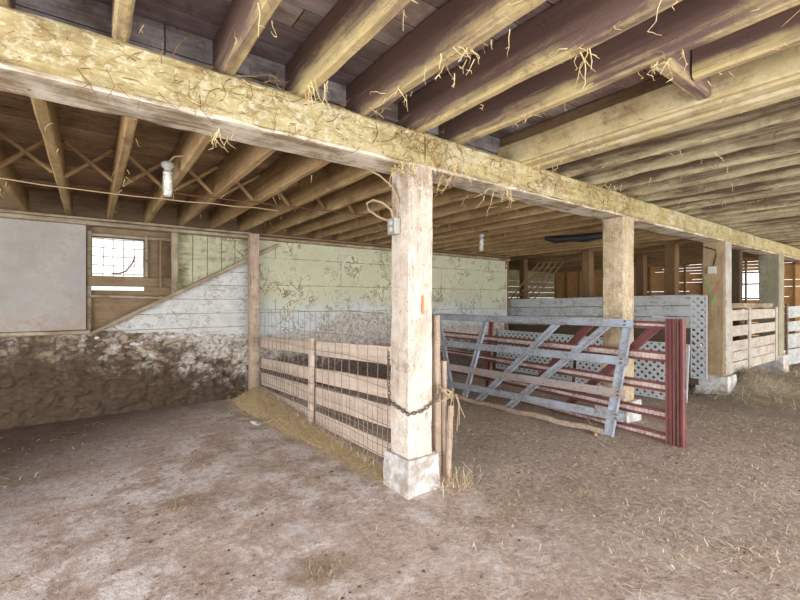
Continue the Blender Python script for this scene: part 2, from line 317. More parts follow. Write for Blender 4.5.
class MB:
    def __init__(s): s.v = []; s.f = []; s.t = []
    def add(s, vs, fs, m=None, tint=1.0):
        n = len(s.v); s.v += [m @ Vector(v) if m is not None else Vector(v) for v in vs]
        s.f += [tuple(i + n for i in f) for f in fs]; s.t += [tint] * len(vs)
    def box(s, lo, hi, tint=1.0, m=None):
        x0, y0, z0 = lo; x1, y1, z1 = hi
        s.add([(x0, y0, z0), (x1, y0, z0), (x1, y1, z0), (x0, y1, z0), (x0, y0, z1), (x1, y0, z1), (x1, y1, z1), (x0, y1, z1)],
              [(0, 3, 2, 1), (4, 5, 6, 7), (0, 1, 5, 4), (1, 2, 6, 5), (2, 3, 7, 6), (3, 0, 4, 7)], m, tint)
    def bar(s, a, b, w, h, up=(0, 0, 1), tint=1.0):
        m, L = frame(a, b, up); s.box((0, -w / 2, -h / 2), (L, w / 2, h / 2), tint, m)
    def beam(s, a, b, w, h, up=(0, 0, 1), tint=1.0, **kw):
        m, L = frame(a, b, up); vs, fs = timber_data(L, w, h, seed=random.random() * 50, **kw); s.add(vs, fs, m, tint)
    def tube(s, pts, r, n=6, tint=1.0, closed=False):
        pts = [Vector(p) for p in pts]; N = len(pts); vs = []; fs = []
        for i, p in enumerate(pts):
            if closed: d = pts[(i + 1) % N] - pts[i - 1]
            else: d = pts[min(i + 1, N - 1)] - pts[max(i - 1, 0)]
            d.normalize(); u = d.cross(Vector((0, 0, 1)))
            if u.length < .1: u = d.cross(Vector((0, 1, 0)))
            u.normalize(); w = d.cross(u); rr = r[i] if isinstance(r, (list, tuple)) else r
            for j in range(n):
                a = 2 * math.pi * j / n; vs.append(p + (u * math.cos(a) + w * math.sin(a)) * rr)
        for i in range(N if closed else N - 1):
            i2 = (i + 1) % N
            for j in range(n): fs.append((i * n + j, i * n + (j + 1) % n, i2 * n + (j + 1) % n, i2 * n + j))
        if not closed: fs.append(tuple(range(n - 1, -1, -1))); fs.append(tuple((N - 1) * n + j for j in range(n)))
        s.add(vs, [f[::-1] for f in fs], None, tint)
    def lathe(s, prof, c, n=16, tint=1.0, axis=None):
        vs = []; fs = []
        for (r, z) in prof:
            for j in range(n):
                a = 2 * math.pi * j / n; vs.append((r * math.cos(a), r * math.sin(a), z))
        for i in range(len(prof) - 1):
            for j in range(n): fs.append((i * n + j, i * n + (j + 1) % n, (i + 1) * n + (j + 1) % n, (i + 1) * n + j))
        fs.append(tuple(range(n - 1, -1, -1))); fs.append(tuple((len(prof) - 1) * n + j for j in range(n)))
        m = Matrix.Translation(c) @ (axis.to_matrix().to_4x4() if axis else Matrix())
        s.add(vs, fs, m, tint)
    def build(s, name, mat, parent=None, smooth=None, origin=None):
        off = Vector((0, 0, 0)); q = parent
        while q is not None: off += Vector(q.location); q = q.parent
        o = Vector(origin) if origin is not None else off
        ob = link(name, [v - o for v in s.v], s.f, mat, parent, Matrix.Translation(o - off), smooth, s.t)
        return ob
def blades(mb, pts, lmin, lmax, wmin, wmax, tilt=.35, lift=.006, tints=(0, 1), heading=None):
    for p in pts:
        L = random.uniform(lmin, lmax); w = random.uniform(wmin, wmax)
        a = random.uniform(0, math.tau) if heading is None else random.gauss(heading, .5); e = random.gauss(0, tilt)
        d = Vector((math.cos(a) * math.cos(e), math.sin(a) * math.cos(e), abs(math.sin(e)))); sd = Vector((-d.y, d.x, 0)).normalized() * w / 2
        p = Vector(p) + Vector((0, 0, lift * random.random() + .001)); mid = p + d * L * .5 + Vector((0, 0, random.uniform(0, .012)))
        q = p + d * L + Vector((random.gauss(0, .01), random.gauss(0, .01), 0))
        mb.add([p - sd, p + sd, mid - sd, mid + sd, q - sd * .6, q + sd * .6], [(0, 2, 3, 1), (2, 4, 5, 3)], None, random.uniform(*tints))
def fbm(x, y, z=0, o=4): return noise.fractal(Vector((x, y, z)), 1.0, 2.0, o)
def sstep(a, b, x):
    t = max(0, min(1, (x - a) / (b - a))); return t * t * (3 - 2 * t)
# ================================================================ STRUCTURE
YB, YW = 2.445, 6.45       # front face of the main beam, back wall
ZB, ZT = 2.45, 2.72        # beam underside and top
def fz(x, y):
    base = -0.17 * sstep(4.6, 8.2, x)
    return base + .012 * fbm(x * .9, y * .9) + .006 * fbm(x * 4, y * 4, 3)
def grid(x0, x1, y0, y1, st, fn):
    nx = int((x1 - x0) / st) + 1; ny = int((y1 - y0) / st) + 1; vs = []; fs = []
    for j in range(ny):
        for i in range(nx):
            x = x0 + (x1 - x0) * i / (nx - 1); y = y0 + (y1 - y0) * j / (ny - 1); vs.append((x, y, fn(x, y)))
    for j in range(ny - 1):
        for i in range(nx - 1): a = j * nx + i; fs.append((a, a + 1, a + nx + 1, a + nx))
    return vs, fs
vs, fs = grid(-4.5, 17.5, -3.8, 11, .07, fz)
struct(link('floor', vs, fs, M['floor'], smooth=180))
struct(link('ground', [(-60, -60, -.3), (70, -60, -.3), (70, 70, -.3), (-60, 70, -.3)], [(0, 1, 2, 3)], M['ground']))

# ---- ceiling decks: boards running across the joists
def deck(name, x0, x1, y0, y1, z, bw, mat):
    mb = MB(); y = y0
    while y < y1 - .02:
        w = bw * random.uniform(.85, 1.15); y2 = min(y + w, y1); x = x0
        while x < x1:
            L = random.uniform(2.2, 4.2); x2 = min(x + L, x1); t = random.uniform(.62, 1.2); tn = (t * random.uniform(.95, 1.05), t, t * random.uniform(.92, 1.06))
            dz = random.uniform(0, .012)
            mb.box((x + .003, y + .006, z + dz), (x2 - .003, y2 - .006, z + .04 + dz), tn); x = x2
        y = y2
    mb.box((x0, y0, z + .056), (x1, y1, z + .12), (.25, .2, .18))
    return struct(mb.build(name, mat))
deck('ceiling', -4.5, 16.2, -3.5, 2.86, 3.018, .2, M['deck_near'])
deck('ceiling_back', -4.5, 16.2, 2.74, 10.6, 2.72, .17, M['deck_far'])
# grey boards closing the gap above the beam between the joists
mb = MB()
x = -2.5
while x < 16:
    L = random.uniform(.8, 1.6)
    for i in range(2): mb.box((x, 2.70 + random.uniform(0, .012), 2.715 + i * .152), (x + L - .008, 2.735, 2.715 + i * .152 + .145), random.uniform(.6, 1.1))
    x += L
mb.box((-4.5, 2.736, 2.70), (16.2, 2.76, 3.04), .5)
struct(mb.build('trim_1', M['grey_block']))

# ---- back wall
def stone_field(x, z):
    """cells stretched sideways: returns relief and the stone's own colour"""
    P = Vector((x * 8.5 + .8 * fbm(x * 3, z * 3), z * 17 + .8 * fbm(x * 3 + 9, z * 3), 1.3))
    d, pts = noise.voronoi(P, distance_metric='DISTANCE')
    edge = d[1] - d[0]; c = pts[0]
    h = noise.cell(c * 7.31)
    return edge, h, noise.cell(c * 3.77 + Vector((4, 4, 4)))
def stone_wall(name, x0, x1, z0, ztop, y, st=.016):
    nx = int((x1 - x0) / st); nz = int(1.35 / st); vs = []; ts = []; fs = []
    for j in range(nz + 1):
        for i in range(nx + 1):
            x = x0 + (x1 - x0) * i / nx; zt = ztop(x); z = z0 + (zt - z0) * j / nz
            e, h, g = stone_field(x, z); s = sstep(.0, .20, e)
            out = .012 + s * (.006 + .034 * abs(h)) + .030 * fbm(x * 9, z * 11)
            vs.append((x, y - out, z))
            warm = .5 + .5 * g; val = .15 + .36 * (.5 + .5 * h) ** 1.5
            col = (val * 1.12, val * (.86 + .06 * warm), val * (.62 + .14 * (1 - warm)))
            mort = (.10, .075, .05); ts.append([mort[q] + (col[q] - mort[q]) * s for q in range(3)])
    for j in range(nz):
        for i in range(nx): a = j * (nx + 1) + i; fs.append((a, a + 1, a + nx + 2, a + nx + 1))
    return struct(link(name, vs, fs, M['stone'], smooth=180, tint=ts))
def top_of_stone(x):
    if x < .0: return 1.07
    if x < 1.9: return 1.05 - .10 * sstep(0, 1.9, x) + .03 * fbm(x * 3, 1)
    b = .95 + .04 * fbm(x * 3, 2)
    b += .30 * sstep(2.75, 3.6, x) * (1 - sstep(4.9, 5.6, x)) + .03 * fbm(x * 7, 5)
    return b
stone_wall('wall_back', -4.5, 7.8, -.2, top_of_stone, 6.44)
def panel(name, x0, x1, z0, z1, y0, y1, mat):
    mb = MB(); mb.box((x0, y0, z0), (x1, y1, z1)); return struct(mb.build(name, mat))
# smooth limewashed panel on the left, slightly uneven, with a worn ledge under it
nx, nz = 90, 30; vs = []; fs = []
for j in range(nz + 1):
    for i in range(nx + 1):
        x = -4.5 + 4.44 * i / nx; z = 1.09 + 1.28 * j / nz; vs.append((x, 6.385 + .008 * fbm(x * 1.3, z * 1.3) + .003 * fbm(x * 8, z * 8), z))
for j in range(nz):
    for i in range(nx): a = j * (nx + 1) + i; fs.append((a, a + 1, a + nx + 2, a + nx + 1))
base = len(vs); vs += [(-.06, 6.39, 1.09), (-.06, 6.39, 2.37), (-.06, 6.5, 1.09), (-.06, 6.5, 2.37)]; fs.append((base, base + 2, base + 3, base + 1))
struct(link('wall_back_plaster', vs, fs, M['plaster_left'], smooth=60))
struct(timber('trim_2', M['old_trim'], (-4.5, 6.37, 1.075), (-.02, 6.37, 1.06), .10, .045, rough=.008, knock=.25))
# backing behind everything, with the window opening left free
mb = MB()
for lo, hi in (((-4.5, 6.5, -.3), (-.02, 6.62, 2.9)), ((.565, 6.5, -.3), (7.8, 6.62, 2.9)), ((-.02, 6.5, -.3), (.565, 6.62, 1.575)), ((-.02, 6.5, 1.625), (.565, 6.62, 1.755)), ((-.02, 6.5, 2.25), (.565, 6.62, 2.9))): mb.box(lo, hi)
struct(mb.build('wall_back_core', M['brownboard']))
# boards under the diagonal brace, whitewashed; drawn as courses cut by the brace line
def dz(x): return 1.03 + (x + .02) * (2.30 - 1.03) / 2.33      # brace line
mb = MB(); z = .86
while z < 2.36:
    h = .2; z2 = min(z + h, 2.36)
    xa = max(-.02, (z - 1.03) / 1.27 * 2.33 - .02); xb = max(-.02, (z2 - 1.03) / 1.27 * 2.33 - .02)
    y0 = 6.425 + random.uniform(0, .01); xr = 1.93
    if xa < xr:
        p = [(xa, z + .003), (xr, z + .003), (xr, z2 - .003), (min(xb, xr), z2 - .003)]
        v = [(q[0], y0, q[1]) for q in p] + [(q[0], 6.5, q[1]) for q in p]
        mb.add(v, [(0, 1, 2, 3), (3, 2, 6, 7), (0, 3, 7, 4), (1, 0, 4, 5), (2, 1, 5, 6)])
    z = z2
struct(mb.build('wall_back_boards', M['white_wall_boards']))
# upright mouldy boards above the brace
mb = MB(); x = .95
while x < 1.9:
    x2 = min(x + .19, 1.93); za, zb = max(1.4, dz(x)), max(1.4, dz(x2))
    v = []
    for y in (6.455 + random.uniform(0, .012), 6.5): v += [(x + .004, y, za), (x2 - .004, y, zb), (x2 - .004, y, 2.36), (x + .004, y, 2.36)]
    mb.add(v, [(0, 1, 2, 3), (1, 5, 6, 2), (0, 3, 7, 4)]); x = x2
struct(mb.build('wall_back_upright_boards', M['green_boards']))
# greenish plaster, wall right of the corner post, its lower edge broken away
nx, nz = 150, 36; vs = []; fs = []
for j in range(nz + 1):
    for i in range(nx + 1):
        x = 1.98 + 5.82 * i / nx; b = top_of_stone(x) - .035 + .02 * fbm(x * 12, 7)
        z = b + (2.37 - b) * j / nz; vs.append((x, 6.40 + .012 * fbm(x * 1.6, z * 1.6, 4) + .004 * fbm(x * 9, z * 9), z))
for j in range(nz):
    for i in range(nx): a = j * (nx + 1) + i; fs.append((a, a + 1, a + nx + 2, a + nx + 1))
struct(link('wall_back_limewash', vs, fs, M['plaster_green'], smooth=60))
mb = MB(); mb.box((7.74, 6.40, -.3), (7.86, 10.6, 2.72)); struct(mb.build('wall_return', M['darkwood']))
mb = MB(); mb.box((-4.62, 4.2, -.3), (-4.5, 6.6, 3.1)); struct(mb.build('wall_left_unseen', M['darkwood']))  # unseen wall, shaped so the left back corner darkens
# window: wire grid and frame pieces
w = struct(bpy.data.objects.new('window_1', None)); COL.objects.link(w); w.location = (.28, 6.5, 1.75)
mb = MB()
for (a, b, ww, hh) in (((-.03, 6.46, 1.0), (-.03, 6.46, 2.3), .05, .05), ((.58, 6.47, 1.72), (.58, 6.47, 2.3), .035, .05), ((-.02, 6.47, 2.265), (.9, 6.47, 2.265), .05, .035)): mb.beam(a, b, ww, hh)
mb.build('frame', M['old_trim'], w)
mb = MB()
for i in range(6): x = .0 + i * .112; mb.tube([(x, 6.58, 1.72), (x + .006 * math.sin(i * 2), 6.58, 2.0), (x, 6.58, 2.27)], .0055, 5)
for i in range(5): z = 1.79 + i * .112; mb.tube([(-.04, 6.585, z), (.28, 6.585, z - .008), (.6, 6.585, z + .004)], .0055, 5)
mb.build('wire_grid', M['steel_wire'], w)
mb = MB(); mb.box((-.04, 6.60, 1.57), (.6, 6.605, 2.27)); 
gl = NT('dusty_window_pane'); gl.b.inputs['Transmission Weight'].default_value = .92; gl.b.inputs['IOR'].default_value = 1.05
mb.build('pane', gl.done((.70, .76, .66), rough=.25), w)
mb = MB(); mb.tube([(.20, 6.565, 1.79), (.30, 6.56, 1.80), (.36, 6.56, 1.83), (.42, 6.55, 1.92), (.45, 6.55, 1.99), (.455, 6.55, 2.04)], [.006, .012, .012, .010, .012, .004], 6)
mb.tube([(.45, 6.55, 1.96), (.52, 6.55, 1.94)], .004, 5)
tag(mb.build('bare_twig', M['darkwood'], origin=(.2, 6.565, 1.79)), 'thin bent twig caught in the wire grid of the bright window', 'twig')
def t_struct(n, *a, **k): return struct(timber('trim_%d' % n, *a, **k))
st = timber('flat_stone', M['concrete'], (1.52, 4.93, .015), (1.80, 5.0, .02), .16, .03, step=.05, rough=.03, ch=.01)
tag(st, 'pale flat stone lying on the floor before the straw by the fence', 'stone')
t_struct(3, M['brownboard'], (-.04, 6.44, 1.685), (.87, 6.44, 1.685), .03, .125)
t_struct(4, M['old_trim'], (-.02, 6.42, 1.50), (.87, 6.42, 1.475), .12, .035)
t_struct(5, M['brownboard'], (.73, 6.47, 1.62), (.73, 6.47, 2.25), .26, .025, up=(1, 0, 0))
t_struct(6, M['old_trim'], (-.04, 6.37, 1.02), (2.33, 6.37, 2.30), .07, .055, rough=.008, knock=.2)
t_struct(7, M['old_trim'], (.905, 6.40, 1.52), (.905, 6.40, 2.44), .085, .07, knock=.15)
t_struct(8, M['old_trim'], (-4.5, 6.38, 2.395), (7.8, 6.38, 2.375), .16, .05, rough=.008, knock=.1)
t_struct(9, M['old_trim'], (-4.5, 6.33, 2.435), (1.9, 6.33, 2.435), .05, .03, rough=.005)
t_struct(10, M['darkwood'], (1.9, 6.33, 2.435), (7.8, 6.33, 2.435), .07, .03, rough=.01, knock=.3)

# ---- far end of the barn: slatted, sunlit wall with a window opening; masonry back wall
mb = MB(); XF = 16.0
z = .0
while z < 2.72:
    h = .085
    spans = [(-3.6, 10.6)] if (z + h < 1.5 or z > 2.28) else [(-3.6, 3.62), (4.12, 10.6)]
    for (a, b) in spans:
        y = a
        while y < b:
            y2 = min(y + random.uniform(1.2, 2.4), b)
            mb.box((XF + random.uniform(0, .02), y + .002, z), (XF + .04, y2 - .002, z + h + (.0125 if y > 5.6 or random.random() < .55 else .004)), random.uniform(.6, 1.25)); y = y2
    z += h + .012
struct(mb.build('wall_right', M['far_slat']))
w2 = struct(bpy.data.objects.new('window_2', None)); COL.objects.link(w2); w2.location = (XF, 3.87, 1.5)
mb = MB()
for a, b in (((XF - .02, 3.6, 1.5), (XF - .02, 4.14, 1.5)), ((XF - .02, 3.6, 2.28), (XF - .02, 4.14, 2.28)), ((XF - .02, 3.6, 1.5), (XF - .02, 3.6, 2.28)), ((XF - .02, 4.14, 1.5), (XF - .02, 4.14, 2.28)), ((XF - .02, 3.6, 1.93), (XF - .02, 4.14, 1.93))): mb.bar(a, b, .05, .05)
mb.build('frame', M['darkwood'], w2)
mb = MB()
for i in range(26): y = -3 + i * .54; mb.bar((XF - .05, y, 0), (XF - .05, y, 2.7), .04 if i % 3 else .1, .05, up=(0, 1, 0))
mb2 = MB(); 
struct(mb.build('trim_11', M['darkwood']))
mb = MB(); z = 0
row = 0
while z < 2.7:
    x = 7.86 - (row % 2) * .3
    while x < 16:
        mb.box((max(7.86, x) + .004, 10.5 + random.uniform(0, .015), z + .004), (min(x + .6, 16) - .004, 10.6, z + .216), random.uniform(.75, 1.1)); x += .6
    z += .22; row += 1
struct(mb.build('wall_back_right', M['far_wall']))

# ================================================================ FRAME OF THE BARN
def joint_thing(name, mat, a, b, w, h, label, cat, group=None, **kw):
    o = timber(name, mat, a, b, w, h, **kw); return tag(o, label, cat, group)
yc = YB + .15; zc = (ZB + ZT) / 2
segs = [(-2.6, 2.03, 0, 'thick whitewashed beam above the left bay, ending over the nearest post'),
        (2.035, 5.15, .004, 'thick whitewashed beam between the nearest post and the second post'),
        (5.155, 8.78, -.004, 'thick whitewashed beam between the second post and the tan post'),
        (8.785, 16, -.012, 'pale whitewashed beam running right from the tan post')]
for (a, b, d, lab) in segs:
    t = thing('main_beam', (a, yc, zc), lab, 'beam', 'main beam timbers')
    timber('beam_timber', M['beam'], (a, yc - d, zc + d + .012), (b, yc - d, zc + d + .012), .30, ZT - ZB - .024, t, rough=.010, step=.08, ch=.022, knock=.10)
    timber('weathered_underside', M['beam_edge'], (a, yc - d + .004, ZB + d + .012), (b, yc - d + .004, ZB + d + .012), .285, .028, t, rough=.010, step=.08, ch=.01, knock=.25)
def post(x, y, wx, wy, mat, label, fw, fh, fdx=.0, z0=0.0, ztop=ZB + .01, stl=()):
    t = thing('support_post', (x + wx / 2, y + wy / 2, z0), label, 'post', 'posts under the main beam')
    cx, cy = x + wx / 2, y + wy / 2
    timber('post_timber', mat, (cx, cy, z0 + fh - .01), (cx + .004, cy, ztop), wy, wx, t, up=(1, 0, 0), rough=.007, step=.1, ch=.016, knock=.05)
    vs = []
    bm = bmesh.new(); bmesh.ops.create_cube(bm, size=1)
    bmesh.ops.subdivide_edges(bm, edges=bm.edges[:], cuts=7, use_grid_fill=True)
    for v in bm.verts:
        f = 1 - .06 * (v.co.z + .5)
        P = Vector((v.co.x * 3 + x, v.co.y * 3, v.co.z * 3)); n = noise.noise(P) * .012 + noise.noise(P * 3) * .008
        l = v.co.length; v.co = Vector((v.co.x * fw * f, v.co.y * (fw + .02) * f, (v.co.z + .5) * (fh + .06) - .06)) + v.co / l * n
    me = bpy.data.meshes.new('footing'); bm.to_mesh(me); bm.free(); me.materials.append(M['concrete'])
    me.polygons.foreach_set('use_smooth', [True] * len(me.polygons)); me.set_sharp_from_angle(angle=math.radians(40))
    o = bpy.data.objects.new('footing', me); COL.objects.link(o); o.parent = t; o['label'] = 'chalky concrete footing'
    return t
p1 = post(1.885, 2.45, .235, .25, M['post'], 'nearest whitewashed post with an orange paint mark and a chain round it', .31, .27)
p2 = post(5.12, 2.45, .27, .27, M['cream_post'], 'whitewashed post rising behind the blue-grey gate', .38, .25, z0=-.02)
p3 = post(8.57, 2.45, .30, .32, M['tan_post'], 'tan post with green and red spray paint and a small box', .46, .34, z0=-.17)
p4 = post(12.0, 2.44, .36, .36, M['grey_green'], 'pale greenish post at the right end of the white board gate', .5, .42, z0=-.17)
# paint marks
def patch(parent, name, mat, org, u, v, outline, depth, lab=None):
    u, v = Vector(u), Vector(v); n = u.cross(v).normalized(); vs = []
    for d in (0, depth):
        vs += [Vector(org) + u * a + v * b + n * d for a, b in outline]
    m = len(outline); fs = [tuple(range(m, 2 * m)), tuple(range(m - 1, -1, -1))] + [(i, (i + 1) % m, m + (i + 1) % m, m + i) for i in range(m)]
    off = Vector(parent.location); o = link(name, [x - off for x in vs], fs, mat, parent)
    if lab: o['label'] = lab
    return o
blob = lambda w, h, n=18, s=0: [((w * .5 * math.cos(i / n * math.tau)) * (1 + .3 * noise.noise(Vector((i * .9, s, 0)))), (h * .5 * math.sin(i / n * math.tau)) * (1 + .3 * noise.noise(Vector((i * .7, s, 5))))) for i in range(n)]
patch(p1, 'paint_mark', M['orange_spray'], (2.005, 2.440, 1.415), (1, 0, .05), (0, 0, 1), blob(.022, .15, s=1), .004, 'orange spray stroke')
def spray(parent, mat, ctr, tilt, hgt, wid, n_, lab):
    off = Vector(parent.location); mb = MB()
    for _ in range(n_):
        q = random.uniform(-1, 1); cy = ctr[1] - q * hgt * tilt * .5 + random.gauss(0, wid); cz = ctr[2] + q * hgt * .5; r = random.uniform(.004, .015)
        o_ = [(cy + math.cos(t) * r * random.uniform(.6, 1.2), cz + math.sin(t) * r * random.uniform(.8, 1.8)) for t in [j * math.tau / 8 for j in range(8)]]
        xx = ctr[0] - random.uniform(0, .002)
        mb.add([(xx, y, z) for y, z in o_] + [(xx + .012, y, z) for y, z in o_], [tuple(range(7, -1, -1))] + [(i, (i + 1) % 8, 8 + (i + 1) % 8, 8 + i) for i in range(8)])
    mb.build('paint_mark', mat, parent)['label'] = lab
spray(p3, M['green_spray'], (8.562, 2.67, 1.66), -.3, .34, .014, 34, 'green spray stroke')
spray(p3, M['red_spray'], (8.562, 2.565, 1.62), .35, .34, .014, 34, 'red spray stroke')
spray(p3, M['green_spray'], (8.562, 2.60, 1.45), .5, .15, .010, 40, 'green spray stroke')
timber('painted_facing', M['white_gate_board'], (8.725, 2.44, .2), (8.72, 2.44, 2.44), .03, .27, p3, up=(1, 0, 0), rough=.008)['label'] = 'white painted facing board'
# wall post at the end of the fence
joint_thing('wall_post', M['stake'], (1.925, 6.27, 0), (1.925, 6.27, 2.42), .12, .14, 'brown upright post against the back wall at the far end of the wire fence', 'post', up=(1, 0, 0), knock=.08)

ORD = ['first', 'second', 'third', 'fourth', 'fifth', 'sixth', 'seventh', 'eighth', 'ninth', 'tenth', 'eleventh', 'twelfth', 'thirteenth', 'fourteenth', 'fifteenth', 'sixteenth', 'seventeenth', 'eighteenth', 'nineteenth', 'twentieth', 'twenty-first', 'twenty-second', 'twenty-third', 'twenty-fourth', 'twenty-fifth', 'twenty-sixth', 'twenty-seventh', 'twenty-eighth', 'twenty-ninth', 'thirtieth', 'thirty-first', 'thirty-second']
# near joists: on top of the beam, running towards the viewer
JH = .30
nx_ = [-.33, .115, .62, 1.07, 1.53, 2.0, 2.43]
for i, x in enumerate(nx_):
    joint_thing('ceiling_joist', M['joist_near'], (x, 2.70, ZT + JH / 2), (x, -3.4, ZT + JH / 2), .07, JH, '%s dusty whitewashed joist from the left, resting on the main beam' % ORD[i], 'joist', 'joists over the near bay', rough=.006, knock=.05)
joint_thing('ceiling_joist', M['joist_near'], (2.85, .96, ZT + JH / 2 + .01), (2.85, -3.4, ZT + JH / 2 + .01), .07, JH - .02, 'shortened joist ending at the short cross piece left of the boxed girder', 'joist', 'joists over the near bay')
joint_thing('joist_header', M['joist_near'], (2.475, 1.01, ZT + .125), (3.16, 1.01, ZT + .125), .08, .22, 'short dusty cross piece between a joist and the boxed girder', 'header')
t = thing('boxed_girder', (3.35, -.3, ZT), 'wide boxed girder of yellowed planks among the near joists', 'girder')
timber('side_board', M['girder'], (3.18, 2.70, ZT + .10), (3.18, -3.4, ZT + .10), .05, .20, t)
timber('upper_side_board', M['brownboard'], (3.215, 2.70, ZT + .24), (3.215, -3.4, ZT + .24), .05, .13, t)
for xx, zz_ in ((3.25, ZT), (3.36, ZT - .02), (3.465, ZT + .005)): timber('soffit_plank', M['girder'], (xx, 2.70, zz_), (xx, -3.4, zz_), .10, .04, t)
timber('side_board', M['girder'], (3.52, 2.70, ZT + .13), (3.52, -3.4, ZT + .13), .045, .22, t)
x = 3.98
for i in range(26):
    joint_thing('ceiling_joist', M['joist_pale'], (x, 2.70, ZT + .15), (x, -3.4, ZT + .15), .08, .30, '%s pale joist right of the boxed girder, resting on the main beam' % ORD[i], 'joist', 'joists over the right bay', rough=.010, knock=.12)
    x += .455
# far joists: flush behind the beam, running to the back wall
for i in range(22):
    x = -.62 + .40 * i
    joint_thing('ceiling_joist', M['joist_far'], (x, 2.75, ZB + .135), (x, 6.5, ZB + .135), .06, .265, '%s brown joist from the left behind the main beam, over the back bay' % ORD[i], 'joist', 'joists over the back bay', rough=.006, knock=.04)
for i in range(17):
    x = 8.55 + .44 * i
    joint_thing('ceiling_joist', M['joist_far'], (x, 2.75, 2.66), (x, 10.5, 2.66), .09, .12, '%s dim brown joist beyond the white board partition' % ORD[i], 'joist', 'joists beyond the partition', rough=.008, knock=.1, step=.25)
# cross bridging between the far joists
for i in range(15):
    x = -.62 + .40 * i; y = 4.3 + .03 * (i % 3)
    t = thing('cross_bridging', (x + .2, y, ZB + .03), 'crossed thin bridging sticks in the %s gap between brown joists from the left' % ORD[i], 'bridging', 'bridging between the back joists')
    timber('strut', M['joist_far'], (x + .04, y + .14, ZB + .03), (x + .365, y - .16, ZB + .235), .035, .022, t, step=.2, rough=.003)
    timber('strut', M['joist_far'], (x + .04, y - .16, ZB + .235), (x + .365, y + .06, ZB + .03), .035, .022, t, step=.2, rough=.003)

# ================================================================ BACK-RIGHT: posts, header, partition
for i, (y, x, s) in enumerate(((7.3, 9.6, .17), (5.25, 9.27, .19), (3.52, 9.3, .2), (2.80, 10.5, .17))):
    lab = ['dark brown post beyond the partition, nearest the green wall', 'brown post beyond the partition, just left of the whitewashed post behind the gate', 'dark post beyond the partition, between the whitewashed and tan posts', 'dark brown post between the tan post and the bright far window'][i]
    joint_thing('barn_post', M['darkwood'] if i < 3 else M['dark_wood_and_shade'], (x, y, -.2), (x, y, 2.6), s, s, lab, 'post', 'posts beyond the partition', up=(1, 0, 0))
joint_thing('barn_post', M['darkwood'], (11.6, 5.1, -.2), (11.6, 5.1, 2.62), .2, .2, 'thin dark post farther back beyond the partition', 'post', 'posts beyond the partition', up=(1, 0, 0))
joint_thing('header_beam', M['joist_far'], (9.45, 8.5, 2.60), (9.25, 3.0, 2.60), .16, .10, 'brown header beam on the posts beyond the partition', 'beam')
pt = thing('board_partition', (8.3, 4.6, -.15), 'peeling white board partition behind the gates', 'partition')
z = -.08
for r in range(8):
    h = .198
    A = Vector((8.12, 6.62, z + h / 2 - .04)); B = Vector((8.46, 2.78, z + h / 2 + .05)); m_ = A.lerp(B, .42 if r % 2 else .63)
    for a, b in ((A, m_), (m_, B)):
        d = (b - a).normalized() * .004
        timber('board', M['white_board'] if r > 4 else M['dark_wood_and_shade'], a + d, b - d, .025, h - .010, pt, rough=.004, ch=.004, step=.2)  # lower rows coloured dark to stand in for the shade behind the lattice
    z += h
for f in (.06, .5, .94):
    p = Vector((8.12, 6.62, 0)).lerp(Vector((8.46, 2.78, 0)), f); timber('batten', M['darkwood'], (p.x + .04, p.y, -.15), (p.x + .04, p.y, 1.42), .08, .05, pt, up=(1, 0, 0))
# lattice helper: two layers of crossing strips in a frame, true holes
def lattice(name, label, group, org, u, v, w, h, pitch, sw, frame_w=.03, rim=True):
    u = Vector(u).normalized(); v = Vector(v); v = (v - u * v.dot(u)).normalized(); n = u.cross(v); t = thing(name, org, label, 'lattice panel', group)
    m = Matrix((u, v, n)).transposed().to_4x4(); m.translation = Vector(org); mb = MB(); s2 = pitch * math.sqrt(2)
    for sgn, dpt in ((1, .0), (-1, .005)):
        k0 = -h if sgn > 0 else 0; c = k0
        while c < w + (h if sgn < 0 else 0):
            # line x = c + sgn * y, clipped to the panel
            y0, y1 = 0.0, h
            if sgn > 0: y0 = max(y0, -c); y1 = min(y1, w - c)
            else: y0 = max(y0, c - w); y1 = min(y1, c)
            if y1 - y0 > .01:
                A = m @ Vector((c + sgn * y0, y0, dpt)); B = m @ Vector((c + sgn * y1, y1, dpt)); mb.bar(A, B, sw, .005, up=n)
            c += s2
    mb.build('lattice_web', M['lattice'], t)
    if rim:
        mb = MB()
        for a, b in (((0, 0), (w, 0)), ((w, 0), (w, h)), ((w, h), (0, h)), ((0, h), (0, 0))): mb.bar(m @ Vector((*a, .002)), m @ Vector((*b, .002)), frame_w, .018, up=n)
        mb.build('rim', M['lattice'], t)
    return t
lattice('lattice_screen', 'white lattice panel leaning behind the right end of the red gate', 'lattice panels', (7.12, 2.5, -.08), (.05, 1.75, 0), (.1, 0, .85), 1.8, .86, .085, .044, .02)
lattice('lattice_screen', 'white lattice panel seen through the middle of the blue-grey gate', 'lattice panels', (7.22, 4.42, -.06), (.05, 1.75, 0), (.1, 0, .85), 1.85, .84, .085, .044, .02)
lattice('lattice_screen', 'narrow upright white lattice strip beside the tan post', None, (8.42, 2.655, .10), (.02, .22, 0), (0, 0, 1), .23, 1.42, .085, .046, .02)

# ================================================================ GATES
def gplane(P0, u, v):
    P0 = Vector(P0); u = Vector(u).normalized(); v = Vector(v); v = (v - u * v.dot(u)).normalized(); n = u.cross(v)
    return (lambda s, t, d=0.0: P0 + u * s + v * t + n * d), n
